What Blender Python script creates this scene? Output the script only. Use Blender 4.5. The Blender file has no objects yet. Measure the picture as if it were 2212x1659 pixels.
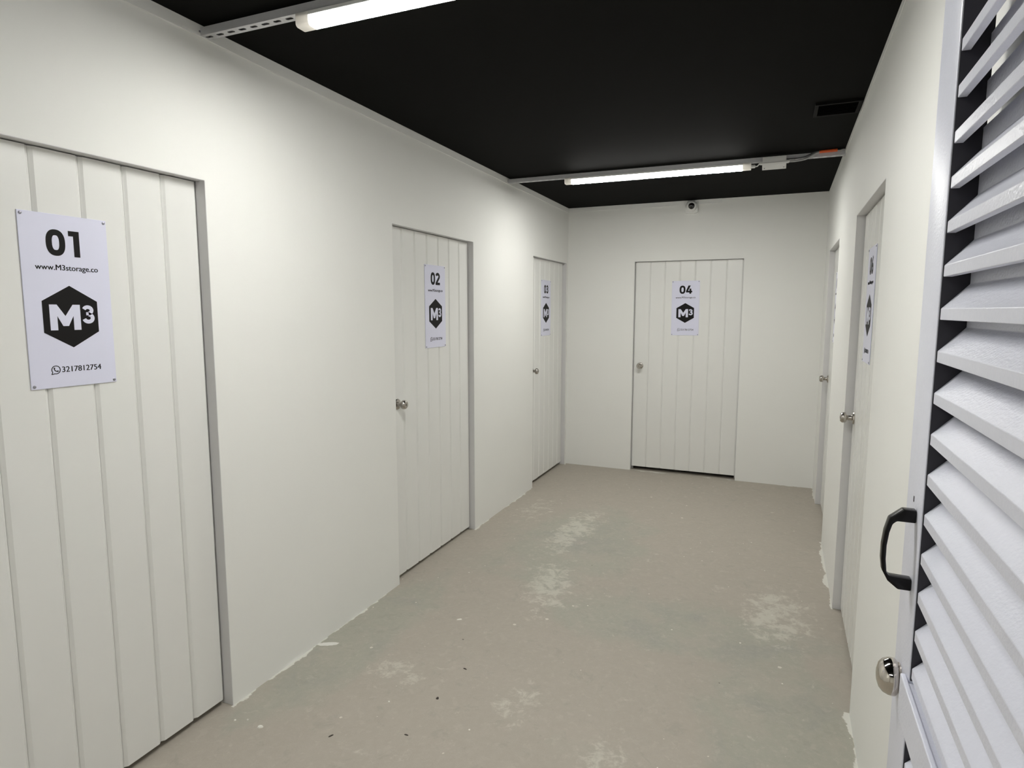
import bpy, bmesh, math, random
from mathutils import Matrix, Vector

random.seed(7)
S = bpy.context.scene
COL = S.collection

# ------------------------------------------------------------------ camera
IMG_W = 2212
F_PX = 1348.56
YAW, PITCH, ROLL = 0.3959, -0.1167, 0.0009
CAM = Vector((1.9188, 0.0, 1.5629))
fw = Vector((-math.sin(YAW) * math.cos(PITCH), math.cos(YAW) * math.cos(PITCH), math.sin(PITCH)))
rt = Vector((math.cos(YAW), math.sin(YAW), 0))
up = rt.cross(fw)
rt2 = rt * math.cos(ROLL) + up * math.sin(ROLL)
up2 = up * math.cos(ROLL) - rt * math.sin(ROLL)
cd = bpy.data.cameras.new('camera')
cd.sensor_fit = 'HORIZONTAL'
cd.sensor_width = 36.0
cd.lens = F_PX / IMG_W * 36.0
cd.clip_start = 0.02
cam = bpy.data.objects.new('camera', cd)
COL.objects.link(cam)
m = Matrix((rt2, up2, -fw)).transposed().to_4x4()
m.translation = CAM
cam.matrix_world = m
S.camera = cam

# ------------------------------------------------------------------ world, exposure
w = bpy.data.worlds.new('world')
w.use_nodes = True
w.node_tree.nodes['Background'].inputs['Color'].default_value = (0.0, 0.0, 0.0, 1)
w.node_tree.nodes['Background'].inputs['Strength'].default_value = 0.0
S.world = w
S.view_settings.view_transform = 'Standard'
S.view_settings.look = 'None'
S.view_settings.gamma = 1.0
S.view_settings.use_curve_mapping = False
S.view_settings.exposure = 1.5
TUBE_STRENGTH = 62.0
TUBE_SIDE = 2.6
TUBE_COLOR = (1.0, 0.992, 0.95, 1)

# ------------------------------------------------------------------ measures (metres)
D, W, H = 6.0329, 2.2985, 2.5636
SKR, SKB = 0.0115, -0.0119
DH = 2.03
T = 0.10            # wall thickness
Y0 = -3.0           # the corridor goes on behind the camera
RECESS = 0.038
ROT_L = math.pi / 2
ROT_B = math.atan(SKB)
ROT_R = math.atan2(-1, -SKR)


DOORS = {  # opening: near / left end and far / right end along its wall
    1: ('L', 0.7330, 1.7150), 2: ('L', 2.9174, 3.9039), 3: ('L', 5.0600, 5.9900),
    4: ('B', 0.6658, 1.6470), 5: ('R', 4.5825, 5.5175), 6: ('R', 2.6004, 3.5544)}


def right_x(y):
    return W + SKR * (y - D)


# ------------------------------------------------------------------ materials
def mat(name, color, rough=0.5, metal=0.0, noise=0.0, nscale=40.0, bump=0.0, bscale=200.0, spec=0.5, coat=0.0):
    mt = bpy.data.materials.new(name)
    mt.use_nodes = True
    nt = mt.node_tree
    b = nt.nodes['Principled BSDF']
    b.inputs['Roughness'].default_value = rough
    b.inputs['Metallic'].default_value = metal
    b.inputs['Specular IOR Level'].default_value = spec
    b.inputs['Coat Weight'].default_value = coat
    b.inputs['Base Color'].default_value = (*color, 1)
    tc = nt.nodes.new('ShaderNodeTexCoord')
    if noise > 0:
        n = nt.nodes.new('ShaderNodeTexNoise')
        n.inputs['Scale'].default_value = nscale
        n.inputs['Detail'].default_value = 5
        nt.links.new(tc.outputs['Object'], n.inputs['Vector'])
        mx = nt.nodes.new('ShaderNodeMix')
        mx.data_type = 'RGBA'
        mx.inputs[6].default_value = (*[c * (1 - noise) for c in color], 1)
        mx.inputs[7].default_value = (*[min(1, c * (1 + noise)) for c in color], 1)
        nt.links.new(n.outputs['Fac'], mx.inputs[0])
        nt.links.new(mx.outputs[2], b.inputs['Base Color'])
    if bump > 0:
        n2 = nt.nodes.new('ShaderNodeTexNoise')
        n2.inputs['Scale'].default_value = bscale
        n2.inputs['Detail'].default_value = 3
        nt.links.new(tc.outputs['Object'], n2.inputs['Vector'])
        bp = nt.nodes.new('ShaderNodeBump')
        bp.inputs['Strength'].default_value = bump
        bp.inputs['Distance'].default_value = 0.002
        nt.links.new(n2.outputs['Fac'], bp.inputs['Height'])
        nt.links.new(bp.outputs['Normal'], b.inputs['Normal'])
    return mt


M = {}
M['wall'] = mat('wall_paint', (0.825, 0.825, 0.795), 0.6, noise=0.015, nscale=3, bump=0.12, bscale=60, spec=0.3)
M['door'] = mat('door_paint', (0.80, 0.80, 0.775), 0.27, noise=0.015, nscale=8, bump=0.05, bscale=25)
M['frame'] = mat('frame_paint', (0.66, 0.655, 0.655), 0.45, noise=0.02, nscale=12)
M['trim'] = mat('trim_paint', (0.78, 0.78, 0.76), 0.5, noise=0.02, nscale=10)
M['ceiling'] = mat('black_ceiling', (0.0040, 0.0039, 0.0033), 0.8, noise=0.15, nscale=6, bump=0.1, bscale=90, spec=0.06)
M['sign'] = mat('sign_board', (0.73, 0.735, 0.88), 0.35, noise=0.01, nscale=5)
M['ink'] = mat('black_ink', (0.007, 0.006, 0.006), 0.6, noise=0.05, spec=0.2)
M['steel'] = mat('satin_steel', (0.50, 0.47, 0.43), 0.24, 1.0, noise=0.04, nscale=60)
M['chrome'] = mat('chrome', (0.62, 0.58, 0.53), 0.08, 1.0, noise=0.03, nscale=60)
M['rivet'] = mat('rivet_metal', (0.32, 0.32, 0.36), 0.35, 0.9, noise=0.05)
M['rail'] = mat('galvanised_rail', (0.60, 0.60, 0.62), 0.42, 0.35, noise=0.05, nscale=50)
M['housing'] = mat('white_plastic', (0.78, 0.78, 0.77), 0.4, noise=0.01)
M['box'] = mat('box_plastic', (0.74, 0.74, 0.73), 0.45, noise=0.015)
M['cable'] = mat('grey_cable', (0.35, 0.35, 0.35), 0.5, noise=0.05)
M['dark_cable'] = mat('dark_cable', (0.06, 0.06, 0.065), 0.5, noise=0.05)
M['orange'] = mat('orange_sleeve', (0.80, 0.13, 0.03), 0.5, noise=0.06)
M['camera_white'] = mat('camera_plastic', (0.78, 0.78, 0.76), 0.35, noise=0.01)
M['lens'] = mat('dark_lens', (0.012, 0.010, 0.010), 0.12, noise=0.05, coat=0.5)
M['black_plastic'] = mat('black_plastic', (0.004, 0.0035, 0.004), 0.25, noise=0.05, spec=0.25)
M['louver'] = mat('louver_paint', (0.73, 0.745, 0.84), 0.34, 0.0, noise=0.03, nscale=90, bump=0.45, bscale=190, spec=0.8)
M['vent'] = mat('vent_black', (0.0035, 0.0035, 0.003), 0.7, noise=0.05, spec=0.1)
M['chip'] = mat('dry_paint', (0.78, 0.77, 0.70), 0.6, noise=0.03)
M['splinter'] = mat('dark_debris', (0.05, 0.042, 0.035), 0.7, noise=0.2)

mt = mat('frosted_cap', (0.82, 0.80, 0.76), 0.4, noise=0.01)
nt_ = mt.node_tree
tr_ = nt_.nodes.new('ShaderNodeBsdfTranslucent')
tr_.inputs['Color'].default_value = (0.85, 0.83, 0.80, 1)
mx_ = nt_.nodes.new('ShaderNodeMixShader')
mx_.inputs[0].default_value = 0.10
nt_.links.new(nt_.nodes['Principled BSDF'].outputs[0], mx_.inputs[1])
nt_.links.new(tr_.outputs[0], mx_.inputs[2])
nt_.links.new(mx_.outputs[0], nt_.nodes['Material Output'].inputs['Surface'])
M['cap'] = mt

# diffuser: what gives off light
mt = bpy.data.materials.new('lit_diffuser')
mt.use_nodes = True
b = mt.node_tree.nodes['Principled BSDF']
b.inputs['Base Color'].default_value = (0.9, 0.9, 0.9, 1)
b.inputs['Emission Color'].default_value = TUBE_COLOR
nt_ = mt.node_tree
ge = nt_.nodes.new('ShaderNodeNewGeometry')
sx0 = nt_.nodes.new('ShaderNodeSeparateXYZ')
nt_.links.new(ge.outputs['Normal'], sx0.inputs[0])
dn = nt_.nodes.new('ShaderNodeMapRange')      # the strip of diodes sits on top and shines down through the tube
dn.inputs['From Min'].default_value = -0.5
dn.inputs['From Max'].default_value = -1.0
nt_.links.new(sx0.outputs[2], dn.inputs['Value'])
pw_ = nt_.nodes.new('ShaderNodeMath')
pw_.operation = 'POWER'
pw_.inputs[1].default_value = 2.0
nt_.links.new(dn.outputs[0], pw_.inputs[0])
st_ = nt_.nodes.new('ShaderNodeMath')
st_.operation = 'MULTIPLY_ADD'
st_.inputs[1].default_value = TUBE_STRENGTH - TUBE_SIDE
st_.inputs[2].default_value = TUBE_SIDE
nt_.links.new(pw_.outputs[0], st_.inputs[0])
nt_.links.new(st_.outputs[0], b.inputs['Emission Strength'])
M['lit'] = mt


def floor_material():
    mt = bpy.data.materials.new('worn_concrete')
    mt.use_nodes = True
    nt = mt.node_tree
    N, K = nt.nodes, nt.links
    bs = N['Principled BSDF']
    tc = N.new('ShaderNodeTexCoord')
    P = tc.outputs['Object']

    def noise(scale, detail=4, rough=0.5, dist=0.0, vec=None, seed=0.0):
        n = N.new('ShaderNodeTexNoise')
        n.noise_dimensions = '4D'
        n.inputs['W'].default_value = seed
        n.inputs['Scale'].default_value = scale
        n.inputs['Detail'].default_value = detail
        n.inputs['Roughness'].default_value = rough
        n.inputs['Distortion'].default_value = dist
        K.new(vec or P, n.inputs['Vector'])
        return n.outputs['Fac']

    def ramp(v, a, bb, smooth=True):
        r = N.new('ShaderNodeMapRange')
        r.interpolation_type = 'SMOOTHSTEP' if smooth else 'LINEAR'
        r.inputs['From Min'].default_value = a
        r.inputs['From Max'].default_value = bb
        K.new(v, r.inputs['Value'])
        return r.outputs['Result']

    def mth(op, a, bb=None):
        n = N.new('ShaderNodeMath')
        n.operation = op
        for i, v in enumerate((a, bb)):
            if v is None:
                continue
            if isinstance(v, (int, float)):
                n.inputs[i].default_value = v
            else:
                K.new(v, n.inputs[i])
        return n.outputs[0]

    def mix(f, a, bb):
        n = N.new('ShaderNodeMix')
        n.data_type = 'RGBA'
        for i, v in ((6, a), (7, bb)):
            if isinstance(v, tuple):
                n.inputs[i].default_value = (*v, 1)
            else:
                K.new(v, n.inputs[i])
        if isinstance(f, (int, float)):
            n.inputs[0].default_value = f
        else:
            K.new(f, n.inputs[0])
        return n.outputs[2]

    def spot(x, y, rx, ry, rot=0.0):
        """1 in the middle of an elliptic worn place, 0 outside it"""
        mp = N.new('ShaderNodeMapping')
        mp.vector_type = 'TEXTURE'
        mp.inputs['Location'].default_value = (x, y, 0)
        mp.inputs['Rotation'].default_value = (0, 0, rot)
        mp.inputs['Scale'].default_value = (rx, ry, 1)
        K.new(P, mp.inputs['Vector'])
        ln = N.new('ShaderNodeVectorMath')
        ln.operation = 'LENGTH'
        K.new(mp.outputs[0], ln.inputs[0])
        return ramp(ln.outputs['Value'], 1.0, 0.2)

    taupe = (0.423, 0.383, 0.326)
    green = (0.387, 0.382, 0.320)
    grey = (0.347, 0.344, 0.304)
    # large fields of trowelled colour
    g = mth('MAXIMUM', spot(0.75, 3.9, 0.75, 1.2), spot(1.55, 3.05, 1.0, 0.45))
    g = mth('MAXIMUM', g, spot(2.05, 2.2, 0.5, 1.1, 0.15))
    g = mth('MAXIMUM', g, spot(0.12, 2.4, 0.35, 1.0))
    g = mth('ADD', mth('MULTIPLY', g, 0.75), mth('MULTIPLY', mth('SUBTRACT', noise(2.6, 6, 0.6, 0.4), 0.5), 1.6))
    c = mix(ramp(g, 0.15, 0.6), taupe, green)
    c = mix(mth('MULTIPLY', ramp(noise(3.2, 6, 0.62, 0.5, seed=3.1), 0.47, 0.66), ramp(g, 0.2, 0.7)), c, grey)
    # pinkish film and mottling
    c = mix(mth('MULTIPLY', ramp(noise(5.0, 5, 0.6, 0.2, seed=5.0), 0.46, 0.68), 0.5), c, (0.455, 0.41, 0.352))
    c = mix(mth('MULTIPLY', ramp(noise(34, 4, 0.7, seed=2.0), 0.35, 0.75), 0.42), c, (0.48, 0.452, 0.388))
    c = mix(mth('MULTIPLY', ramp(noise(300, 2, 0.6, seed=9.0), 0.3, 0.7), 0.18), c, (0.325, 0.30, 0.255))
    fl = ramp(noise(21, 8, 0.74, 0.5, seed=12.0), 0.545, 0.60)
    c = mix(mth('MULTIPLY', fl, 0.30), c, (0.50, 0.468, 0.402))
    c = mix(mth('MULTIPLY', ramp(noise(11, 8, 0.72, 0.8, seed=15.0), 0.56, 0.63), 0.30), c, (0.32, 0.305, 0.262))
    # pale worn patches of old skim coat
    worn = mth('MAXIMUM', spot(0.66, 4.15, 0.22, 0.75, -0.08), spot(0.80, 3.25, 0.22, 0.55, 0.2))
    worn = mth('MAXIMUM', worn, spot(2.00, 3.35, 0.27, 0.50))
    worn = mth('MAXIMUM', worn, mth('MULTIPLY', spot(0.45, 2.17, 0.22, 0.12), 0.8))
    worn = mth('MAXIMUM', worn, mth('MULTIPLY', spot(1.43, 1.98, 0.14, 0.24), 0.75))
    worn = mth('MAXIMUM', worn, mth('MULTIPLY', spot(1.04, 2.17, 0.14, 0.22), 0.7))
    worn = mth('MAXIMUM', worn, mth('MULTIPLY', spot(0.25, 4.5, 0.25, 0.5), 0.6))
    pn = noise(15, 7, 0.72, 0.6, seed=1.2)
    pf = mth('ADD', mth('ADD', mth('MULTIPLY', pn, 0.8), mth('MULTIPLY', noise(48, 4, 0.7, seed=8.0), 0.2)), mth('MULTIPLY', worn, 0.155))
    c = mix(mth('MULTIPLY', ramp(pf, 0.565, 0.71), 0.56), c, (0.66, 0.645, 0.56))
    # paint drops
    def drops(scale, size, keep, seed):
        v = N.new('ShaderNodeTexVoronoi')
        v.inputs['Scale'].default_value = scale
        mp = N.new('ShaderNodeMapping')
        mp.inputs['Location'].default_value = (seed, seed * 2.3, 0.0)
        K.new(P, mp.inputs['Vector'])
        wv = N.new('ShaderNodeVectorMath')
        wv.operation = 'MULTIPLY'
        wv.inputs[1].default_value = (1, 1, 0)
        K.new(mp.outputs[0], wv.inputs[0])
        K.new(wv.outputs[0], v.inputs['Vector'])
        sp = N.new('ShaderNodeSeparateColor')
        K.new(v.outputs['Color'], sp.inputs[0])
        rad = mth('MULTIPLY', sp.outputs[1], size)
        rad = mth('ADD', rad, mth('MULTIPLY', mth('SUBTRACT', noise(140, 2), 0.5), size * 0.9))
        inside = mth('GREATER_THAN', rad, v.outputs['Distance'])
        return mth('MULTIPLY', inside, mth('GREATER_THAN', sp.outputs[0], 1 - keep))
    c = mix(mth('MULTIPLY', drops(9, 0.09, 0.35, 0.3), 0.7), c, (0.74, 0.72, 0.64))
    c = mix(mth('MULTIPLY', drops(22, 0.11, 0.16, 1.7), 0.85), c, (0.80, 0.79, 0.72))
    c = mix(mth('MULTIPLY', drops(6, 0.035, 0.3, 4.7), 0.8), c, (0.09, 0.08, 0.065))
    # wall paint slopped over the edge of the floor
    sx = N.new('ShaderNodeSeparateXYZ')
    K.new(P, sx.inputs[0])
    X, Y = sx.outputs[0], sx.outputs[1]
    def span(a, bb):
        return mth('MULTIPLY', mth('GREATER_THAN', Y, a), mth('LESS_THAN', Y, bb))
    dl = X
    for i in (1, 2, 3):      # no skirting of paint across a doorway
        dl = mth('ADD', dl, span(DOORS[i][1] + 0.01, DOORS[i][2] - 0.01))
    dr = mth('SUBTRACT', mth('ADD', mth('MULTIPLY', Y, SKR), W - SKR * D), X)
    for i in (5, 6):
        dr = mth('ADD', dr, span(DOORS[i][1] + 0.01, DOORS[i][2] - 0.01))
    db = mth('SUBTRACT', mth('ADD', mth('MULTIPLY', X, SKB), D), Y)
    edge = mth('MINIMUM', mth('MINIMUM', dl, dr), mth('ADD', db, 0.012))
    en = noise(3.2, 5, 0.65, 0.2, seed=4.4)
    lim = mth('MULTIPLY', ramp(en, 0.42, 0.72), 0.040)
    fine = mth('MULTIPLY', mth('SUBTRACT', noise(38, 4, 0.75, seed=6.0), 0.5), 0.016)
    slop = ramp(mth('SUBTRACT', mth('ADD', lim, fine), edge), 0.0, 0.006)
    slop = mth('MULTIPLY', slop, mth('GREATER_THAN', edge, -0.003))
    c = mix(mth('MULTIPLY', slop, 0.9), c, (0.74, 0.735, 0.68))
    # the one brush stroke that ran out on to the floor
    bsk = spot(0.045, 2.235, 0.075, 0.022, 0.5)
    c = mix(ramp(mth('ADD', bsk, mth('MULTIPLY', mth('SUBTRACT', noise(60), 0.5), 0.6)), 0.25, 0.4), c, (0.76, 0.75, 0.70))
    K.new(c, bs.inputs['Base Color'])
    bs.inputs['Roughness'].default_value = 0.62
    bs.inputs['Specular IOR Level'].default_value = 0.35
    bp = N.new('ShaderNodeBump')
    bp.inputs['Strength'].default_value = 0.25
    bp.inputs['Distance'].default_value = 0.004
    K.new(mth('ADD', noise(12, 6, 0.7), mth('MULTIPLY', pf, 0.6)), bp.inputs['Height'])
    K.new(bp.outputs['Normal'], bs.inputs['Normal'])
    return mt


M['floor'] = floor_material()


# ------------------------------------------------------------------ mesh helpers
class MB:
    def __init__(self):
        self.v, self.f = [], []

    def add(self, verts, faces):
        o = len(self.v)
        self.v += [tuple(p) for p in verts]
        self.f += [tuple(i + o for i in f) for f in faces]
        return self

    def box(self, x0, x1, y0, y1, z0, z1):
        vs = [(x, y, z) for z in (z0, z1) for y in (y0, y1) for x in (x0, x1)]
        return self.add(vs, [(0, 2, 3, 1), (4, 5, 7, 6), (0, 1, 5, 4), (2, 6, 7, 3), (0, 4, 6, 2), (1, 3, 7, 5)])

    def prism(self, pts, a, bb, axis='x'):
        """polygon pts (p,q) swept along an axis from a to bb"""
        def P(p, q, t):
            return {'x': (t, p, q), 'y': (p, t, q), 'z': (p, q, t)}[axis]
        n = len(pts)
        vs = [P(p, q, a) for p, q in pts] + [P(p, q, bb) for p, q in pts]
        fs = [tuple(range(n - 1, -1, -1)), tuple(range(n, 2 * n))]
        fs += [(i, (i + 1) % n, n + (i + 1) % n, n + i) for i in range(n)]
        return self.add(vs, fs)

    def lathe(self, prof, cx=0, cz=0, seg=28):
        """profile (r, y) turned about the y axis through (cx, cz)"""
        vs, fs = [], []
        for r, y in prof:
            for k in range(seg):
                a = 2 * math.pi * k / seg
                vs.append((cx + r * math.cos(a), y, cz + r * math.sin(a)))
        for i in range(len(prof) - 1):
            for k in range(seg):
                k2 = (k + 1) % seg
                fs.append((i * seg + k, i * seg + k2, (i + 1) * seg + k2, (i + 1) * seg + k))
        fs.append(tuple(range(seg)))
        fs.append(tuple(range((len(prof) - 1) * seg, len(prof) * seg))[::-1])
        return self.add(vs, fs)

    def tube(self, path, r, seg=10):
        pts = [Vector(p) for p in path]
        vs, fs = [], []
        n = len(pts)
        for i, p in enumerate(pts):
            t = (pts[min(i + 1, n - 1)] - pts[max(i - 1, 0)]).normalized()
            a = t.cross(Vector((0, 1, 0)))
            if a.length < 1e-3:
                a = t.cross(Vector((1, 0, 0)))
            a.normalize()
            c = t.cross(a)
            for k in range(seg):
                th = 2 * math.pi * k / seg
                vs.append(p + a * (r * math.cos(th)) + c * (r * math.sin(th)))
        for i in range(n - 1):
            for k in range(seg):
                k2 = (k + 1) % seg
                fs.append((i * seg + k, i * seg + k2, (i + 1) * seg + k2, (i + 1) * seg + k))
        fs.append(tuple(range(seg)))
        fs.append(tuple(range((n - 1) * seg, n * seg))[::-1])
        return self.add(vs, fs)

    def mesh(self, name, bevel=0.0, bseg=2, smooth=False, weld=False):
        me = bpy.data.meshes.new(name)
        me.from_pydata(self.v, [], self.f)
        bm = bmesh.new()
        bm.from_mesh(me)
        if weld:
            bmesh.ops.remove_doubles(bm, verts=bm.verts, dist=1e-5)
        bmesh.ops.recalc_face_normals(bm, faces=bm.faces)
        if bevel > 0:
            es = [e for e in bm.edges if len(e.link_faces) == 2 and e.calc_face_angle(0) > 0.5]
            bmesh.ops.bevel(bm, geom=es, offset=bevel, segments=bseg, affect='EDGES', profile=0.5, clamp_overlap=True)
        bm.to_mesh(me)
        bm.free()
        if smooth:
            for p in me.polygons:
                p.use_smooth = True
            me.set_sharp_from_angle(angle=math.radians(smooth if smooth is not True else 40))
        return me


def obj(name, me, material, parent=None, loc=(0, 0, 0), rot=(0, 0, 0)):
    o = bpy.data.objects.new(name, me)
    COL.objects.link(o)
    if me is not None and material is not None and not me.materials:
        me.materials.append(M[material])
    o.parent = parent
    o.location = loc
    o.rotation_euler = rot
    return o


def tag(o, label=None, cat=None, group=None, kind=None):
    for k, v in (('label', label), ('category', cat), ('group', group), ('kind', kind)):
        if v:
            o[k] = v
    return o


def empty(name, loc, rz=0.0):
    o = bpy.data.objects.new(name, None)
    COL.objects.link(o)
    o.empty_display_size = 0.1
    o.location = loc
    o.rotation_euler = (0, 0, rz)
    return o


# ------------------------------------------------------------------ setting

def wall_outline(a, bb, opens, top):
    pts = [(a, 0)]
    for o0, o1 in opens:
        pts += [(o0, 0), (o0, DH), (o1, DH), (o1, 0)]
    pts += [(bb, 0), (bb, top), (a, top)]
    return pts


def struct(name, me, material, label, loc=(0, 0, 0), rz=0.0, cat=None):
    o = obj(name, me, material, None, loc, (0, 0, rz))
    tag(o, label, cat, None, 'structure')
    return o


me = MB().box(-0.9, W + 0.9, Y0 - 0.1, D + 0.9, -0.08, 0.0).mesh('floor')
struct('floor', me, 'floor', 'worn grey-brown concrete floor with splashes of white paint', cat='floor')
me = MB().box(-T, W + T + 0.1, Y0 - 0.1, D + T, H, H + 0.06).mesh('ceiling')
struct('ceiling', me, 'ceiling', 'flat black painted ceiling', cat='ceiling')

ops = [(DOORS[i][1], DOORS[i][2]) for i in (1, 2, 3)]
me = MB().prism([(p, q) for p, q in wall_outline(Y0, D + T, ops, H)], 0.0, T, 'y').mesh('wall_left')
struct('wall_left', me, 'wall', 'long white wall with three plank doors on the left', (0, 0, 0), ROT_L, 'wall')
me = MB().prism(wall_outline(0, W, [DOORS[4][1:]], H), 0.0, T, 'y').mesh('wall_back')
struct('wall_back', me, 'wall', 'white end wall with door 04 and a small camera', (0, D, 0), ROT_B, 'wall')
# right wall: local x runs from the back corner towards the camera
ops = [(D - DOORS[i][2], D - DOORS[i][1]) for i in (5, 6)]
me = MB().prism(wall_outline(-T, D - Y0, ops, H), 0.0, T, 'y').mesh('wall_right')
struct('wall_right', me, 'wall', 'white wall on the right behind the louvered door', (W, D, 0), ROT_R, 'wall')
me = MB().box(-T, W + T, Y0 - 0.1, Y0, 0, H).mesh('wall_front')
struct('wall_front', me, 'wall', 'plain white wall closing the corridor behind the viewer', cat='wall')


def wavy_strip(length, z0, z1, t, step=0.35, amp=0.003):
    """a plaster strip whose lower edge wanders a little"""
    n = max(2, int(length / step))
    low = [(length * k / n, z0 + random.uniform(-amp, amp)) for k in range(n + 1)]
    return MB().prism(low + [(length, z1), (0, z1)], -t, 0.0, 'y').mesh('trim', bevel=0.0012, bseg=1)


struct('trim_1', wavy_strip(D - Y0 - 0.006, H - 0.043, H, 0.005), 'trim', 'white plaster strip along the top of the left wall',
       (0, Y0, 0), ROT_L, 'trim')
struct('trim_2', wavy_strip(1.432, H - 0.040, H, 0.006), 'trim', 'white plaster strip on the end wall left of the ceiling step',
       (0.0065, D - 0.0002, 0), ROT_B, 'trim')
struct('trim_3', wavy_strip(D - Y0 - 0.2, H - 0.030, H, 0.004), 'trim', 'white plaster strip along the top of the right wall',
       (right_x(D - 0.01), D - 0.01, 0), ROT_R, 'trim')

# ------------------------------------------------------------------ knobs
def knob_profile(r=0.0265, ln=0.062):
    return [(0.0, 0.0), (0.031, 0.0), (0.0315, -0.004), (0.029, -0.008), (0.0155, -0.011), (0.0125, -0.016), (0.0125, -0.030),
            (0.0150, -0.033), (r * 0.86, -0.036), (r * 0.97, -0.041), (r, -0.047), (r * 0.97, -0.053),
            (r * 0.82, -ln + 0.003), (r * 0.70, -ln), (r * 0.40, -ln - 0.0005), (0.0, -ln)]


def clean(prof):
    return [(max(r, 0.0006), y) for r, y in prof]


KNOB_ME = MB().lathe(clean(knob_profile()[4:])).mesh('knob', smooth=35)
KNOB_ME.materials.append(M['steel'])
ROSE_ME = MB().lathe(clean([(0.001, 0.0), (0.031, 0.0), (0.0315, -0.003), (0.0285, -0.008), (0.0155, -0.0115), (0.001, -0.0115)])).mesh('rose', smooth=35)
ROSE_ME.materials.append(M['steel'])
KEY_ME = MB().box(-0.0012, 0.0012, -0.0012, 0.0, -0.006, 0.006).mesh('keyhole')
KEY_ME.materials.append(M['ink'])

# ------------------------------------------------------------------ plank doors
def plank_mesh(wd, ht, depth=0.009, ch=0.0105, thick=0.018):
    prof = [(0.0004, thick), (0.0004, depth), (ch * 0.45, depth * 0.62), (ch, 0.0), (wd - ch, 0.0), (wd - ch * 0.45, depth * 0.62),
            (wd - 0.0004, depth), (wd - 0.0004, thick)]
    me = MB().prism(prof, 0.0, ht, 'z').mesh('plank')
    me.materials.append(M['door'])
    return me


DLABEL = {1: 'nearest white plank door on the left, bearing the 01 sign',
          2: 'white plank door in the middle of the left wall, bearing the 02 sign',
          3: 'white plank door in the far left corner, bearing the 03 sign',
          4: 'white plank door in the end wall, bearing the 04 sign',
          5: 'white plank door on the right nearest the end wall, seen edge-on',
          6: 'white plank door on the right, bearing the 06 sign'}
NP = 7
FT = 0.0018
GAPS = {1: 0.0035, 2: 0.004, 3: 0.004, 4: 0.0028, 5: 0.007, 6: 0.007}
BOTTOM = {1: 0.024, 2: 0.022, 3: 0.030, 4: 0.036, 5: 0.020, 6: 0.020}
GROOVE = {1: 0.0082, 2: 0.0070, 3: 0.0050, 4: 0.0042, 5: 0.005, 6: 0.006}
DOOR_EMPTY = {}
for i, (side, a, bb) in DOORS.items():
    wd = bb - a
    GAP, LB = GAPS[i], BOTTOM[i]
    if side == 'L':
        e = empty('door_%d' % i, (0, a, 0), ROT_L)
    elif side == 'B':
        e = empty('door_%d' % i, (a * math.cos(ROT_B), D + a * math.sin(ROT_B), 0), ROT_B)
    else:
        u = D - bb
        e = empty('door_%d' % i, (W + u * math.cos(ROT_R), D + u * math.sin(ROT_R), 0), ROT_R)
    tag(e, DLABEL[i], 'door', None, 'structure')
    DOOR_EMPTY[i] = e
    # sheet lining of the opening
    z = DH
    fr = MB()
    fr.box(0, FT, 0.0005, T, 0.001, z - FT)
    fr.box(wd - FT, wd, 0.0005, T, 0.001, z - FT)
    fr.box(0, wd, 0.0005, T, z - FT, z)
    # stop behind the leaf
    fr.box(FT, FT + 0.012, RECESS + 0.046, RECESS + 0.06, 0.001, z - FT)
    fr.box(wd - FT - 0.012, wd - FT, RECESS + 0.046, RECESS + 0.06, 0.001, z - FT)
    obj('frame', fr.mesh('frame'), 'frame', e)
    lw = wd - 2 * FT - 2 * GAP
    x0 = FT + GAP
    top = z - FT - GAP
    obj('leaf', MB().box(x0, x0 + lw, RECESS + 0.018, RECESS + 0.044, LB + 0.001, top).mesh('leaf'), 'door', e)
    pw = lw / NP
    pm = plank_mesh(pw, top - LB, GROOVE[i])
    for k in range(NP):
        obj('plank', pm, None, e, (x0 + k * pw, RECESS, LB))
    kx = x0 + 0.064
    kb = obj('knob', KNOB_ME, None, e, (kx, RECESS, 1.035))
    obj('rose', ROSE_ME, None, kb)
    obj('keyhole', KEY_ME, None, kb, (0, -0.0622, 0))

# ------------------------------------------------------------------ lettering
def stroke(path, t, closed=False, thick=0.0006):
    """a flat band of width t along a path in (x, z), slightly raised towards -y"""
    n = len(path)
    P = [Vector((p[0], p[1])) for p in path]
    L, R_ = [], []
    for i in range(n):
        if closed:
            a, c = P[(i - 1) % n], P[(i + 1) % n]
            d1, d2 = (P[i] - a).normalized(), (c - P[i]).normalized()
        else:
            d1 = (P[i] - P[i - 1]).normalized() if i > 0 else (P[1] - P[0]).normalized()
            d2 = (P[i + 1] - P[i]).normalized() if i < n - 1 else d1
        n1 = Vector((-d1.y, d1.x))
        n2 = Vector((-d2.y, d2.x))
        nn = (n1 + n2)
        nn.normalize()
        k = 1.0 / max(0.45, nn.dot(n1))
        L.append(P[i] + nn * (t / 2 * k))
        R_.append(P[i] - nn * (t / 2 * k))
    mb = MB()
    vs = []
    for y in (0.0, -thick):
        for q in (L, R_):
            vs += [(p.x, y, p.y) for p in q]
    fs = []
    m_ = n if closed else n - 1
    for i in range(m_):
        j = (i + 1) % n
        fs.append((i, j, n + j, n + i))
        fs.append((2 * n + i, 3 * n + i, 3 * n + j, 2 * n + j))
        fs.append((i, 2 * n + i, 2 * n + j, j))
        fs.append((n + i, n + j, 3 * n + j, 3 * n + i))
    if not closed:
        fs.append((0, n, 3 * n, 2 * n))
        fs.append((n - 1, 3 * n - 1, 4 * n - 1, 2 * n - 1))
    mb.add(vs, fs)
    return mb


def arc(cx, cz, rx, rz, a0, a1, n=14):
    return [(cx + rx * math.cos(math.radians(a0 + (a1 - a0) * k / n)), cz + rz * math.sin(math.radians(a0 + (a1 - a0) * k / n))) for k in range(n + 1)]


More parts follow.
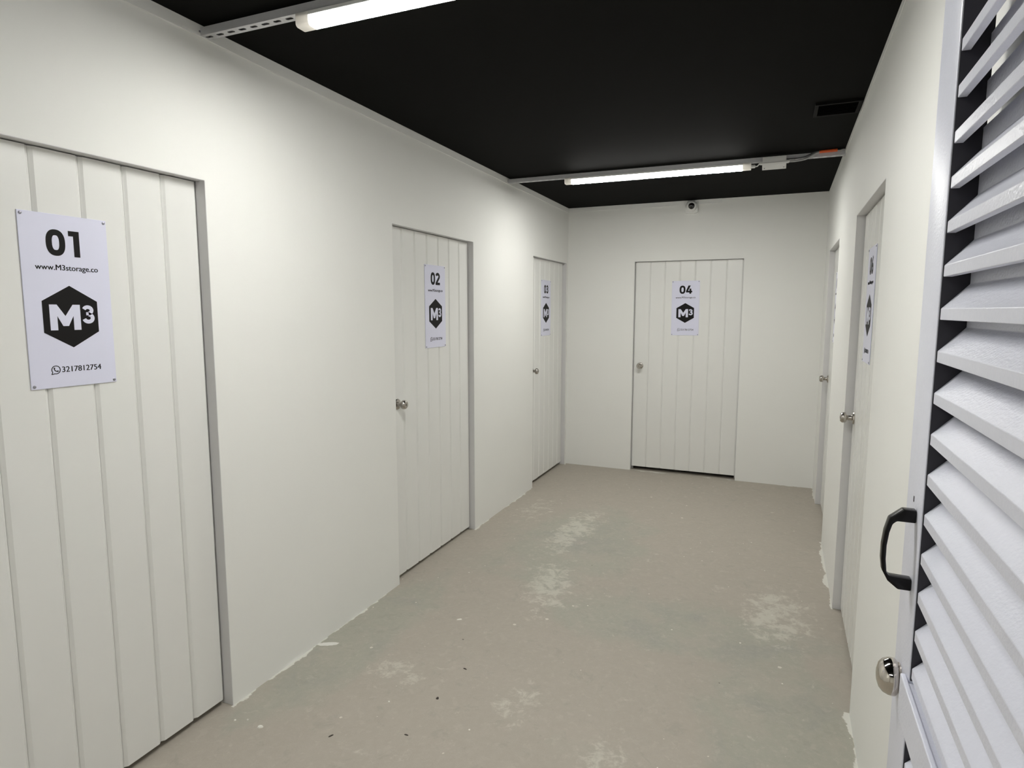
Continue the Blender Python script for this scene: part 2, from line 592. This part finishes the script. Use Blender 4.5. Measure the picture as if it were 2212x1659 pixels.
def poly(pts, thick=0.0006):
    return MB().prism(pts, 0.0, -thick, 'y')


def digit(ch, x, z, wd, ht):
    """heavy geometric numeral, lower left corner at (x, z)"""
    t = wd * 0.31
    mb = MB()

    def put(s):
        mb.add(s.v, s.f)
    cx = x + wd / 2
    if ch == '0':
        rx, rz = wd / 2 - t / 2, ht / 2 - t / 2
        pts = []
        for k in range(36):
            a = 2 * math.pi * k / 36
            ca, sa = math.cos(a), math.sin(a)
            p = 2 / 2.5
            pts.append((cx + rx * math.copysign(abs(ca) ** p, ca), z + ht / 2 + rz * math.copysign(abs(sa) ** p, sa)))
        put(stroke(pts, t, True))
    elif ch == '1':
        put(poly([(x + wd * 0.08, z + ht * 0.80), (x + wd * 0.08, z + ht), (x + wd * 0.66, z + ht), (x + wd * 0.66, z),
                  (x + wd * 0.34, z), (x + wd * 0.34, z + ht * 0.80)]))
    elif ch == '2':
        r = wd / 2 - t / 2
        rz = ht * 0.30 - t / 2
        pts = arc(cx, z + ht - t / 2 - rz, r, rz, 165, -38, 16)
        pts += [(x + t * 0.62, z + t * 0.72)]
        put(stroke(pts, t))
        put(poly([(x, z), (x + wd, z), (x + wd, z + t * 0.92), (x, z + t * 0.92)]))
    elif ch == '3':
        put(stroke(arc(cx - wd * 0.04, z + ht - t / 2 - (ht * 0.28 - t / 2), wd * 0.47 - t / 2, ht * 0.28 - t / 2, 160, -80, 16), t * 0.95))
        put(stroke(arc(cx - wd * 0.02, z + ht * 0.30, wd / 2 - t / 2, ht * 0.30 - t / 2, 82, -165, 18), t))
        put(poly([(cx - wd * 0.18, z + ht * 0.45), (cx + wd * 0.1, z + ht * 0.45), (cx + wd * 0.1, z + ht * 0.62), (cx - wd * 0.18, z + ht * 0.62)]))
    elif ch == '4':
        put(poly([(x + wd * 0.55, z), (x + wd * 0.86, z), (x + wd * 0.86, z + ht * 0.62), (x + wd * 0.55, z + ht * 0.62)]))
        put(poly([(x - wd * 0.02, z + ht * 0.16), (x + wd * 1.02, z + ht * 0.16), (x + wd * 1.02, z + ht * 0.36), (x - wd * 0.02, z + ht * 0.36)]))
        put(poly([(x - wd * 0.02, z + ht * 0.36), (x + wd * 0.33, z + ht * 0.36), (x + wd * 0.76, z + ht), (x + wd * 0.38, z + ht)]))
    elif ch in '56':
        if ch == '6':
            put(stroke(arc(cx, z + ht * 0.32, wd / 2 - t / 2, ht * 0.32 - t / 2, 0, 350, 24), t, True))
            put(stroke([(x + t * 0.48, z + ht * 0.36), (x + wd * 0.30, z + ht * 0.68), (x + wd * 0.60, z + ht)], t))
        else:
            put(stroke(arc(cx, z + ht * 0.33, wd / 2 - t / 2, ht * 0.33 - t / 2, 120, -165, 18), t))
            put(poly([(x + wd * 0.08, z + ht * 0.46), (x + wd * 0.40, z + ht * 0.5), (x + wd * 0.42, z + ht), (x + wd * 0.12, z + ht)]))
            put(poly([(x + wd * 0.14, z + ht - t * 0.9), (x + wd * 0.94, z + ht - t * 0.9), (x + wd * 0.94, z + ht), (x + wd * 0.14, z + ht)]))
    return mb


def text_mesh(body, width, xc, zc, offset=0.0, thick=0.0006, bold=((-0.0002, 0), (0.0002, 0))):
    """built-in face, fitted to a width, standing in the x-z plane"""
    cu = bpy.data.curves.new('lettering', 'FONT')
    cu.body = body
    cu.size = 1.0
    cu.align_x = 'CENTER'
    cu.offset = offset
    cu.resolution_u = 4
    o = bpy.data.objects.new('lettering', cu)
    COL.objects.link(o)
    dg = bpy.context.evaluated_depsgraph_get()
    dg.update()
    me = bpy.data.meshes.new_from_object(o.evaluated_get(dg))
    bpy.data.objects.remove(o)
    bpy.data.curves.remove(cu)
    xs = [v.co.x for v in me.vertices]
    ys = [v.co.y for v in me.vertices]
    s = width / (max(xs) - min(xs))
    mx, my = (max(xs) + min(xs)) / 2, (max(ys) + min(ys)) / 2
    for v in me.vertices:
        v.co = Vector((xc + (v.co.x - mx) * s, -thick, zc + (v.co.y - my) * s))
    bm = bmesh.new()
    bm.from_mesh(me)
    for dx, dz in bold:
        bm2 = bmesh.new()
        bm2.from_mesh(me)
        bmesh.ops.translate(bm2, verts=bm2.verts, vec=(dx, 0, dz))
        tmp = bpy.data.meshes.new('copy')
        bm2.to_mesh(tmp)
        bm2.free()
        bm.from_mesh(tmp)
        bpy.data.meshes.remove(tmp)
    r = bmesh.ops.extrude_face_region(bm, geom=bm.faces[:])
    for v in [g for g in r['geom'] if isinstance(g, bmesh.types.BMVert)]:
        v.co.y = 0.0
    bmesh.ops.recalc_face_normals(bm, faces=bm.faces)
    bm.to_mesh(me)
    bm.free()
    return me


SW, SH, ST = 0.252, 0.507, 0.003
URL_ME = text_mesh('www.M3storage.co', 0.180, 0, SH - 0.156)
URL_ME.materials.append(M['ink'])
TEL_ME = text_mesh('3217812754', 0.117, 0.020, 0.053)
TEL_ME.materials.append(M['ink'])
hz = SH - 0.298
HW, HH = 0.160, 0.184
HEX_ME = poly([(HW / 2 * a, hz + HH / 2 * c) for a, c in ((0, 1), (1, 0.5), (1, -0.5), (0, -1), (-1, -0.5), (-1, 0.5))]).mesh('logo_hexagon')
HEX_ME.materials.append(M['ink'])
# white monogram on the hexagon
mx0, mx1 = -HW / 2 + HW * 0.115, -HW / 2 + HW * 0.665
mz1, mz0 = hz + HH * 0.195, hz - HH * 0.215
mw, mh = mx1 - mx0, mz1 - mz0
lg = mw * 0.235
mono = poly([(mx0, mz0), (mx0 + lg, mz0), (mx0 + lg, mz0 + mh * 0.56), (mx0 + mw * 0.41, mz0 + mh * 0.16), (mx0 + mw * 0.59, mz0 + mh * 0.16),
             (mx1 - lg, mz0 + mh * 0.56), (mx1 - lg, mz0), (mx1, mz0), (mx1, mz1), (mx1 - mw * 0.24, mz1), (mx0 + mw * 0.5, mz0 + mh * 0.55),
             (mx0 + mw * 0.24, mz1), (mx0, mz1)], 0.0005)
sup = digit('3', -HW / 2 + HW * 0.70, hz - HH * 0.115, HW * 0.235, HH * 0.305)
sup.v = [(x, y * 0.8, z) for x, y, z in sup.v]
mono.add(sup.v, sup.f)
MONO_ME = mono.mesh('monogram')
MONO_ME.materials.append(M['sign'])
# handset in a speech bubble
ic = MB()
icx, icz, icr = -0.056, 0.053, 0.0118
s_ = stroke(arc(icx, icz, icr, icr, -110, 215, 26), 0.0021)
ic.add(s_.v, s_.f)
for a_, b_ in (((icx - icr * 0.82, icz - icr * 0.57), (icx - icr * 1.08, icz - icr * 1.12)), ((icx - icr * 1.08, icz - icr * 1.12), (icx - icr * 0.34, icz - icr * 0.94))):
    s_ = stroke([a_, b_], 0.0021)
    ic.add(s_.v, s_.f)
s_ = stroke(arc(icx + 0.0045, icz + 0.0045, 0.0095, 0.0095, 168, 282, 8), 0.0024)
ic.add(s_.v, s_.f)
for px, pz in ((-0.0042, 0.0048), (0.0050, -0.0040)):
    s_ = poly(arc(icx + px, icz + pz, 0.0020, 0.0020, 0, 330, 10))
    ic.add(s_.v, s_.f)
ICON_ME = ic.mesh('phone_icon')
ICON_ME.materials.append(M['ink'])
BOARD_ME = MB().box(-SW / 2, SW / 2, 0.0, ST, 0.0, SH).mesh('board', bevel=0.0006, bseg=1)
BOARD_ME.materials.append(M['sign'])
RIVET_ME = MB().lathe(clean([(0.0, 0.0), (0.0045, 0.0), (0.0042, -0.0016), (0.0025, -0.0026), (0.0, -0.0028)]), seg=14).mesh('rivet', smooth=35)
RIVET_ME.materials.append(M['rivet'])

SLABEL = {1: 'white sign numbered 01 with black hexagon logo, on the nearest left door',
          2: 'white sign numbered 02 with black hexagon logo, on the middle left door',
          3: 'white sign numbered 03 with black hexagon logo, on the far left door',
          4: 'white sign numbered 04 with black hexagon logo, on the end wall door',
          5: 'white sign numbered 05 with black hexagon logo, on the edge-on far right door',
          6: 'white sign numbered 06 with black hexagon logo, on the right door by the louvers'}
# centre of each sign along its door, and a slight tilt
SPOT = {1: (0.499, 0.003), 2: (0.520, -0.004), 3: (0.428, 0.0), 4: (0.480, -0.006), 5: (0.46, 0.004), 6: (0.402, -0.006)}
for i, (u, tilt) in SPOT.items():
    d = DOOR_EMPTY[i]
    loc = d.matrix_basis @ Vector((u, RECESS - ST - 0.0006, 1.335))
    s = empty('door_sign', loc, d.rotation_euler.z)
    s.rotation_euler = (0, tilt, d.rotation_euler.z)
    tag(s, SLABEL[i], 'sign', 'numbered signs on the storage doors')
    obj('board', BOARD_ME, None, s)
    nm = MB()
    dw, dh = 0.054, 0.076
    zb = SH - 0.120
    for j, ch in enumerate('0%d' % i):
        g = digit(ch, -0.056 + j * 0.060, zb, dw, dh)
        nm.add(g.v, g.f)
    o = obj('number', nm.mesh('number'), 'ink', s, (0, 0, 0))
    obj('web_address', URL_ME, None, s)
    lo = obj('logo_hexagon', HEX_ME, None, s)
    obj('monogram', MONO_ME, None, lo, (0, -0.0006, 0))
    obj('phone_number', TEL_ME, None, s)
    obj('phone_icon', ICON_ME, None, s)
    for rx, rz in ((-SW / 2 + 0.008, SH - 0.008), (SW / 2 - 0.008, SH - 0.008), (-SW / 2 + 0.008, 0.008), (SW / 2 - 0.008, 0.008)):
        obj('rivet', RIVET_ME, None, s, (rx, 0, rz))

# ------------------------------------------------------------------ slotted rails
def slotted_rail(y, label, z0=2.526, z1=2.553, wy=0.039):
    xr = right_x(y + wy / 2)
    ln = xr
    r = empty('slotted_rail', (0, y, z0))
    tag(r, label, 'rail', 'slotted rails carrying the tube lights')
    t = 0.002
    web = MB()
    web.box(0.0, ln, 0, t, 0, z1 - z0)
    web.box(0.0, ln, wy - t, wy, 0, z1 - z0)
    obj('web', web.mesh('web'), 'rail', r)
    pitch = 0.0515
    n = int(ln / pitch)
    mb = MB()
    sl, sw = 0.0150, 0.0066
    a, c = t, wy - t
    mid = (a + c) / 2
    x = 0.0
    for k in range(n):
        cx = x + pitch / 2
        inner = [(cx + sl, mid - sw * 0.45), (cx + sl, mid + sw * 0.45), (cx + sl * 0.75, mid + sw), (cx - sl * 0.75, mid + sw),
                 (cx - sl, mid + sw * 0.45), (cx - sl, mid - sw * 0.45), (cx - sl * 0.75, mid - sw), (cx + sl * 0.75, mid - sw)]
        outer = [(x + pitch, a), (x + pitch, c), (cx + sl, c), (cx - sl, c), (x, c), (x, a), (cx - sl, a), (cx + sl, a)]
        vs = [(p, q, 0.0) for p, q in inner + outer] + [(p, q, t) for p, q in inner + outer]
        fs = []
        for i in range(8):
            j = (i + 1) % 8
            fs.append((i, j, 8 + j, 8 + i))
            fs.append((16 + i, 24 + i, 24 + j, 16 + j))
            fs.append((i, 16 + i, 16 + j, j))
        mb.add(vs, fs)
        x += pitch
    mb.box(x, ln, a, c, 0, t)
    obj('slotted_flange', mb.mesh('slotted_flange', weld=True), 'rail', r)
    # end brackets screwed to the walls
    for xx, sg in ((0.0, 1), (ln, -1)):
        bk = MB().box(min(xx, xx + sg * 0.004), max(xx, xx + sg * 0.004), -0.008, wy + 0.008, 0.0, 0.034)
        bo = obj('bracket', bk.mesh('bracket'), 'rail', r)
        for yy in (-0.003, wy + 0.003):
            sc = MB().box(xx + (0.004 if sg > 0 else -0.0065), xx + (0.0065 if sg > 0 else -0.004), yy - 0.003, yy + 0.003, 0.010, 0.016)
            obj('screw', sc.mesh('screw'), 'rivet', bo)
    return r


R1Y, R2Y = 1.726, 4.492
R3Y = R1Y - (R2Y - R1Y)      # unseen third rail and light, added at the same spacing to brighten the near end
slotted_rail(R1Y, 'grey slotted metal rail under the ceiling carrying the near tube light')
slotted_rail(R2Y, 'grey slotted metal rail under the ceiling carrying the far tube light')

slotted_rail(R3Y, 'unseen grey slotted metal rail added behind the viewer to carry the extra tube light')

# ------------------------------------------------------------------ tube lights
def tube_light(yc, x0, x1, label, z=2.526):
    ln = x1 - x0
    e = empty('tube_light', (x0, yc, z))
    tag(e, label, 'light', 'tube lights under the ceiling rails')
    hw = 0.025
    body = [(-hw, 0.0), (hw, 0.0), (hw, -0.012), (-hw, -0.012)]
    obj('housing', MB().prism(body, 0.004, ln - 0.004, 'x').mesh('housing', bevel=0.001, bseg=1), 'housing', e)
    n = 14
    cap = 0.052

    def dome(r, dz):
        """upright sides, round shoulders, flat underside"""
        q, deep = 0.012, 0.030
        pts = [(r, -dz)]
        pts += [(r - q + q * math.cos(a), -dz - deep + q - q * math.sin(a)) for a in [math.pi / 2 * k / 6 for k in range(7)]]
        return pts + [(-p, z) for p, z in reversed(pts)]
    lit = MB().prism(dome(hw - 0.001, 0.0122), cap, ln - cap, 'x').mesh('diffuser', smooth=10)
    obj('diffuser', lit, 'lit', e)
    for xa, xb in ((0.0, cap), (ln - cap, ln)):
        prof = [(hw + 0.0012, 0.0)] + dome(hw + 0.0012, 0.012) + [(-hw - 0.0012, 0.0)]
        obj('end_cap', MB().prism(prof, xa, xb, 'x').mesh('end_cap', bevel=0.003, bseg=2, smooth=40), 'cap', e)
    return e


L1 = tube_light(R1Y + 0.022, 0.430, 1.700, 'lit white tube light above the nearest left door')
L2 = tube_light(R2Y + 0.022, 0.456, 1.732, 'lit white tube light in front of the end wall')
tube_light(R3Y + 0.022, 0.430, 1.700, 'unseen lit white tube light added behind the viewer to brighten the near end')  # added out of view to light the near left door and the louvers
# plug and lead on the driver end of the far light
pl = MB().lathe(clean([(0, 0.0), (0.011, 0.0), (0.011, -0.022), (0.008, -0.026), (0, -0.026)]), seg=14)
pl.v = [(-y + 1.276, x, z - 0.022) for x, y, z in pl.v]
pl.tube([(1.30, 0, -0.022), (1.312, -0.012, -0.026), (1.322, -0.030, -0.022), (1.328, -0.040, -0.016)], 0.004)
obj('lead', pl.mesh('lead', smooth=40), 'housing', L2)

# ------------------------------------------------------------------ driver box and cable
bx = empty('junction_box', (1.803, R2Y - 0.050, 2.4640))
tag(bx, 'small white junction box fixed to the far rail, right of the tube', 'box')
obj('case', MB().prism([(0.0, 0.078), (0.0, 0.041), (0.030, 0.006), (0.0495, 0.006), (0.0495, 0.078)], 0.0, 0.139, 'x').mesh('case', bevel=0.002, smooth=25), 'box', bx)
nx_, nz_ = -0.759, -0.651      # the lid lies on the sloping lower front
lid = obj('lid', MB().prism([(-0.001, 0.0425), (0.0305, 0.0045), (0.0305 + nx_ * 0.005, 0.0045 + nz_ * 0.005), (-0.001 + nx_ * 0.005, 0.0425 + nz_ * 0.005)], -0.0015, 0.1405, 'x').mesh('lid', bevel=0.001, smooth=25), 'box', bx)
for sx_, t_ in ((0.012, 0.25), (0.127, 0.25)):
    sc = MB().lathe(clean([(0, 0.0), (0.0038, 0.0), (0.0034, -0.0012), (0, -0.0016)]), seg=12).mesh('screw')
    so = obj('screw', sc, 'rivet', lid, (sx_, -0.001 + 0.0315 * (1 - t_) + nx_ * 0.005, 0.0425 - 0.038 * (1 - t_) + nz_ * 0.005))
    so.rotation_euler = (math.radians(40.6), 0, 0)
for gx, sg in ((0.0, -1), (0.139, 1)):
    gl = MB().lathe(clean([(0, 0.0), (0.011, 0.0), (0.011, -0.012), (0.007, -0.020), (0, -0.020)]), seg=14)
    gl.v = [(gx - sg * y, x + 0.030, z + 0.046) for x, y, z in gl.v]
    obj('cable_gland', gl.mesh('cable_gland', smooth=35), 'box', bx)


def bez(pts, n=40):
    """smooth curve through points (Catmull-Rom)"""
    P = [Vector(p) for p in pts]
    P = [P[0] * 2 - P[1]] + P + [P[-1] * 2 - P[-2]]
    out = []
    segs = len(P) - 3
    per = max(2, n // segs)
    for i in range(segs):
        p0, p1, p2, p3 = P[i:i + 4]
        for k in range(per):
            t = k / per
            out.append(0.5 * ((2 * p1) + (p2 - p0) * t + (2 * p0 - 5 * p1 + 4 * p2 - p3) * t * t + (3 * p1 - p0 - 3 * p2 + p3) * t ** 3))
    out.append(P[-2])
    return out


yr = R2Y - 0.018
cb = empty('power_cable', (1.96, yr, 2.51))
tag(cb, 'grey power cable with orange sleeve running from junction box to right wall', 'cable')
o = Vector((1.96, yr, 2.51))


def rel(pts):
    return [Vector(p) - o for p in pts]


xw = right_x(R2Y)
obj('cord', MB().tube(rel(bez([(1.962, yr - 0.002, 2.509), (2.000, yr - 0.001, 2.509), (2.060, yr, 2.518), (2.110, yr, 2.545), (2.140, yr + 0.002, 2.553)])), 0.0065).mesh('cord', smooth=40), 'cable', cb)
obj('thin_wire', MB().tube(rel(bez([(1.944, yr - 0.001, 2.524), (2.010, yr - 0.001, 2.524), (2.055, yr, 2.531), (2.100, yr, 2.551), (2.138, yr, 2.557)])), 0.004).mesh('thin_wire', smooth=40), 'dark_cable', cb)
obj('orange_sleeve', MB().tube(rel(bez([(2.130, yr + 0.003, 2.5525), (2.18, yr + 0.003, 2.5535), (2.232, yr + 0.003, 2.5540)], 12)), 0.0088).mesh('orange_sleeve', smooth=40), 'orange', cb)
obj('wire_tail', MB().tube(rel(bez([(2.222, yr + 0.003, 2.553), (2.245, yr + 0.001, 2.551), (2.262, yr + 0.001, 2.555), (xw - 0.001, yr + 0.001, 2.554)])), 0.0042).mesh('wire_tail', smooth=40), 'cable', cb)

# ------------------------------------------------------------------ security camera
cx_ = 1.179
sc_ = empty('security_camera', (cx_, D + SKB * cx_ - 0.0065, 2.444), ROT_B)
tag(sc_, 'small white dome camera with dark lens high on the end wall', 'camera')
sq = []
for ax, az, a0 in ((1, 1, 0), (-1, 1, 90), (-1, -1, 180), (1, -1, 270)):
    sq += [(ax * 0.041 + 0.016 * math.cos(math.radians(a0 + q)), 0.057 + az * 0.040 + 0.016 * math.sin(math.radians(a0 + q))) for q in (0, 30, 60, 90)]
obj('base', MB().prism(sq, 0.0055, -0.030, 'y').mesh('base', bevel=0.004, smooth=35), 'camera_white', sc_)
ball = obj('housing', MB().lathe(clean([(0, 0.0), (0.050, 0.0), (0.050, -0.012), (0.046, -0.026), (0.040, -0.038), (0.031, -0.046), (0.0285, -0.0475), (0.0, -0.0475)]), seg=32).mesh('housing', smooth=35),
           'camera_white', sc_, (0.0, -0.029, 0.064))
ball.rotation_euler = (math.radians(9), 0, math.radians(8))
obj('lens', MB().lathe(clean([(0, 0.0), (0.0275, 0.0), (0.0275, -0.003), (0.020, -0.008), (0.008, -0.0105), (0, -0.011)]), seg=28).mesh('lens', smooth=50), 'lens', ball, (0, -0.0472, 0))

# ------------------------------------------------------------------ ceiling vent
vt = empty('ceiling_vent', (2.055, 3.485, H - 0.012))
tag(vt, 'black grille vent set in the ceiling by the right wall', 'vent')
fm = MB()
vw, vd = 0.205, 0.205
fm.box(0, vw, 0, 0.016, 0, 0.012).box(0, vw, vd - 0.016, vd, 0, 0.012).box(0, 0.016, 0.016, vd - 0.016, 0, 0.012).box(vw - 0.016, vw, 0.016, vd - 0.016, 0, 0.012)
obj('frame', fm.mesh('frame'), 'vent', vt)
slm = MB().prism([(0.0, 0.002), (0.012, 0.0105), (0.0132, 0.0095), (0.0012, 0.001)], 0.016, vw - 0.016, 'x').mesh('slat')
slm.materials.append(M['vent'])
for k in range(9):
    obj('slat', slm, None, vt, (0, 0.018 + k * 0.019, 0))

# ------------------------------------------------------------------ louvered door standing open along the right wall
XF = 2.158
FAR = 1.312
ux, uy = math.cos(ROT_R), math.sin(ROT_R)
lv = empty('door_7', (XF + SKR * (FAR - 1.2), FAR, 0), ROT_R)
tag(lv, 'grey metal louvered door standing open at the right edge', 'door', None, 'structure')
LW, LT, LDEP = 0.985, 2.13, 0.0435
SWD = 0.130       # stile width
MR0, MR1 = 0.862, 0.938
def stile(xa, xb, lip):
    mb = MB()
    mb.box(xa, xb, 0.0, LDEP, 0.012, LT)
    return mb.mesh('stile', bevel=0.0025, smooth=30)


obj('stile', stile(0, SWD, 1), 'louver', lv)
obj('stile', stile(LW - 0.1, LW, -1), 'louver', lv)
xa, xb = SWD + 0.0005, LW - 0.1005
obj('top_rail', MB().box(xa, xb, 0.0, LDEP, LT - 0.07, LT).mesh('top_rail', bevel=0.002), 'louver', lv)
obj('bottom_rail', MB().box(xa, xb, 0.0, LDEP, 0.012, 0.10).mesh('bottom_rail', bevel=0.002), 'louver', lv)
obj('middle_rail', MB().box(xa - 0.022, xb, -0.009, -0.0005, MR0, MR1).box(xa, xb, -0.0005, LDEP, MR0 + 0.004, MR1 - 0.004).mesh('middle_rail', bevel=0.002), 'louver', lv)
# one folded slat, shared
PITCH_Z = 0.0672
prof = [(0.003, 0.0), (0.003, 0.0175), (0.0385, 0.0555), (0.0385, 0.0875), (0.0400, 0.0875), (0.0400, 0.0548), (0.0048, 0.0170), (0.0048, 0.0018), (0.0150, 0.0018), (0.0150, 0.0)]
sm = MB().prism(prof, xa + 0.0035, xb - 0.0035, 'x').mesh('slat', bevel=0.0007, bseg=1)
sm.materials.append(M['louver'])
z = MR1 + 0.0065
zt = []
while z + 0.089 < LT - 0.07:
    zt.append(z)
    z += PITCH_Z
z = MR0 - 0.0905
while z > 0.10:
    zt.append(z)
    z -= PITCH_Z
for z in zt:
    obj('slat', sm, None, lv, (0, 0, z))
# dark strips on the inner sides of the stiles, beside the slat ends
M['inner_strip'] = mat('dark_stile_strip', (0.016, 0.015, 0.022), 0.55, noise=0.1)
for x_, sg in ((SWD, 1), (LW - 0.1, -1)):
    for z_0, z_1 in ((0.101, MR0 - 0.001), (MR1 + 0.001, LT - 0.071)):
        obj('stile_strip', MB().box(min(x_, x_ + sg * 0.003), max(x_, x_ + sg * 0.003), 0.002, LDEP - 0.0005, z_0, z_1).mesh('stile_strip'), 'inner_strip', lv)
# pull handle
hzc = 1.153
outer = [(0.0, 0.072), (0.020, 0.072), (0.040, 0.054), (0.0455, 0.030), (0.048, 0.005), (0.048, -0.020), (0.0455, -0.040), (0.036, -0.058), (0.020, -0.071), (0.0, -0.071)]
inner = [(0.0, -0.050), (0.034, -0.049), (0.038, -0.043), (0.0405, -0.020), (0.0405, 0.005), (0.038, 0.028), (0.034, 0.044), (0.028, 0.050), (0.0, 0.050)]
HX = 0.078
hp = MB().prism([(-d, z) for d, z in outer + inner], HX, HX + 0.019, 'x').mesh('pull_handle', bevel=0.0022, bseg=2, smooth=25)
obj('pull_handle', hp, 'black_plastic', lv, (0, -0.0003, hzc))
# round knob
kp = [(0.001, -0.001), (0.013, -0.001), (0.013, -0.004), (0.030, -0.005), (0.0330, -0.008), (0.0335, -0.013), (0.0325, -0.019), (0.0290, -0.027), (0.0220, -0.033), (0.0120, -0.0362), (0.001, -0.037)]
kz = 0.900
kn = obj('knob', MB().lathe(kp, seg=36).mesh('knob', smooth=50), 'chrome', lv, (0.056, 0, kz))
obj('rose', MB().lathe([(0.001, 0.0), (0.027, 0.0), (0.027, -0.002), (0.025, -0.0035), (0.001, -0.0035)], seg=32).mesh('rose', smooth=35), 'chrome', kn)
# small slot above the handle
obj('keyhole', MB().box(0.060, 0.064, -0.0006, 0.0, 1.232, 1.242).mesh('keyhole'), 'ink', lv)
# hinges to the wall, out of view
for z in (0.3, 1.1, 1.9):
    hg = MB().box(LW - 0.004, LW + 0.003, LDEP - 0.004, 0.0815 , z, z + 0.09)
    obj('hinge', hg.mesh('hinge'), 'steel', lv)

# ------------------------------------------------------------------ crumbs on the floor
def chip(name, x, y, r, material, label, cat, group, flat=0.004, rot=0.0, stretch=1.0):
    n = 7
    ring = [(r * stretch * math.cos(2 * math.pi * k / n) * random.uniform(0.7, 1.1), r * math.sin(2 * math.pi * k / n) * random.uniform(0.7, 1.1)) for k in range(n)]
    vs = [(p, q, 0) for p, q in ring] + [(p * 0.75, q * 0.75, flat * random.uniform(0.7, 1.1)) for p, q in ring]
    fs = [tuple(range(n))[::-1], tuple(range(n, 2 * n))] + [(i, (i + 1) % n, n + (i + 1) % n, n + i) for i in range(n)]
    o = obj(name, MB().add(vs, fs).mesh(name), material, None, (x, y, 0.0), (0, 0, rot))
    tag(o, label, cat, group)


G1, G2 = 'bits of dry paint on the floor', 'dark crumbs on the floor'
chip('paint_chip', 0.1976, 1.6549, 0.0085, 'chip', 'largest white paint chip on the floor beside the 01 door', 'chip', G1, 0.005, 0.5, 1.5)
chip('paint_chip', 0.1208, 1.6693, 0.0045, 'chip', 'small round paint chip between larger chip and left wall', 'chip', G1, 0.003)
chip('paint_chip', 0.0787, 1.6487, 0.0050, 'chip', 'small round paint chip nearest the foot of the 01 door', 'chip', G1, 0.003)
chip('paint_chip', 0.5581, 1.9738, 0.0050, 'chip', 'tiny white chip left of the dark clod on the floor', 'chip', G1, 0.003)
chip('paint_chip', 0.5064, 2.6845, 0.0090, 'chip', 'flat pale flake on open floor left of centre', 'chip', G1, 0.002, 0.6, 2.0)
chip('floor_crumb', 0.728, 2.068, 0.0065, 'splinter', 'dark brown clod lying on the near floor', 'debris', G2, 0.006)
chip('floor_crumb', 0.7342, 2.2994, 0.0030, 'splinter', 'thin dark splinter on the floor beyond the brown clod', 'debris', G2, 0.003, -0.2, 4.0)
chip('floor_crumb', 0.4761, 1.7185, 0.0035, 'splinter', 'short dark splinter on the near floor right of the paint chip', 'debris', G2, 0.003, 1.1, 3.0)
chip('floor_crumb', 0.7307, 1.8308, 0.0030, 'splinter', 'thin dark splinter at the lower edge of the floor view', 'debris', G2, 0.003, 0.0, 3.2)
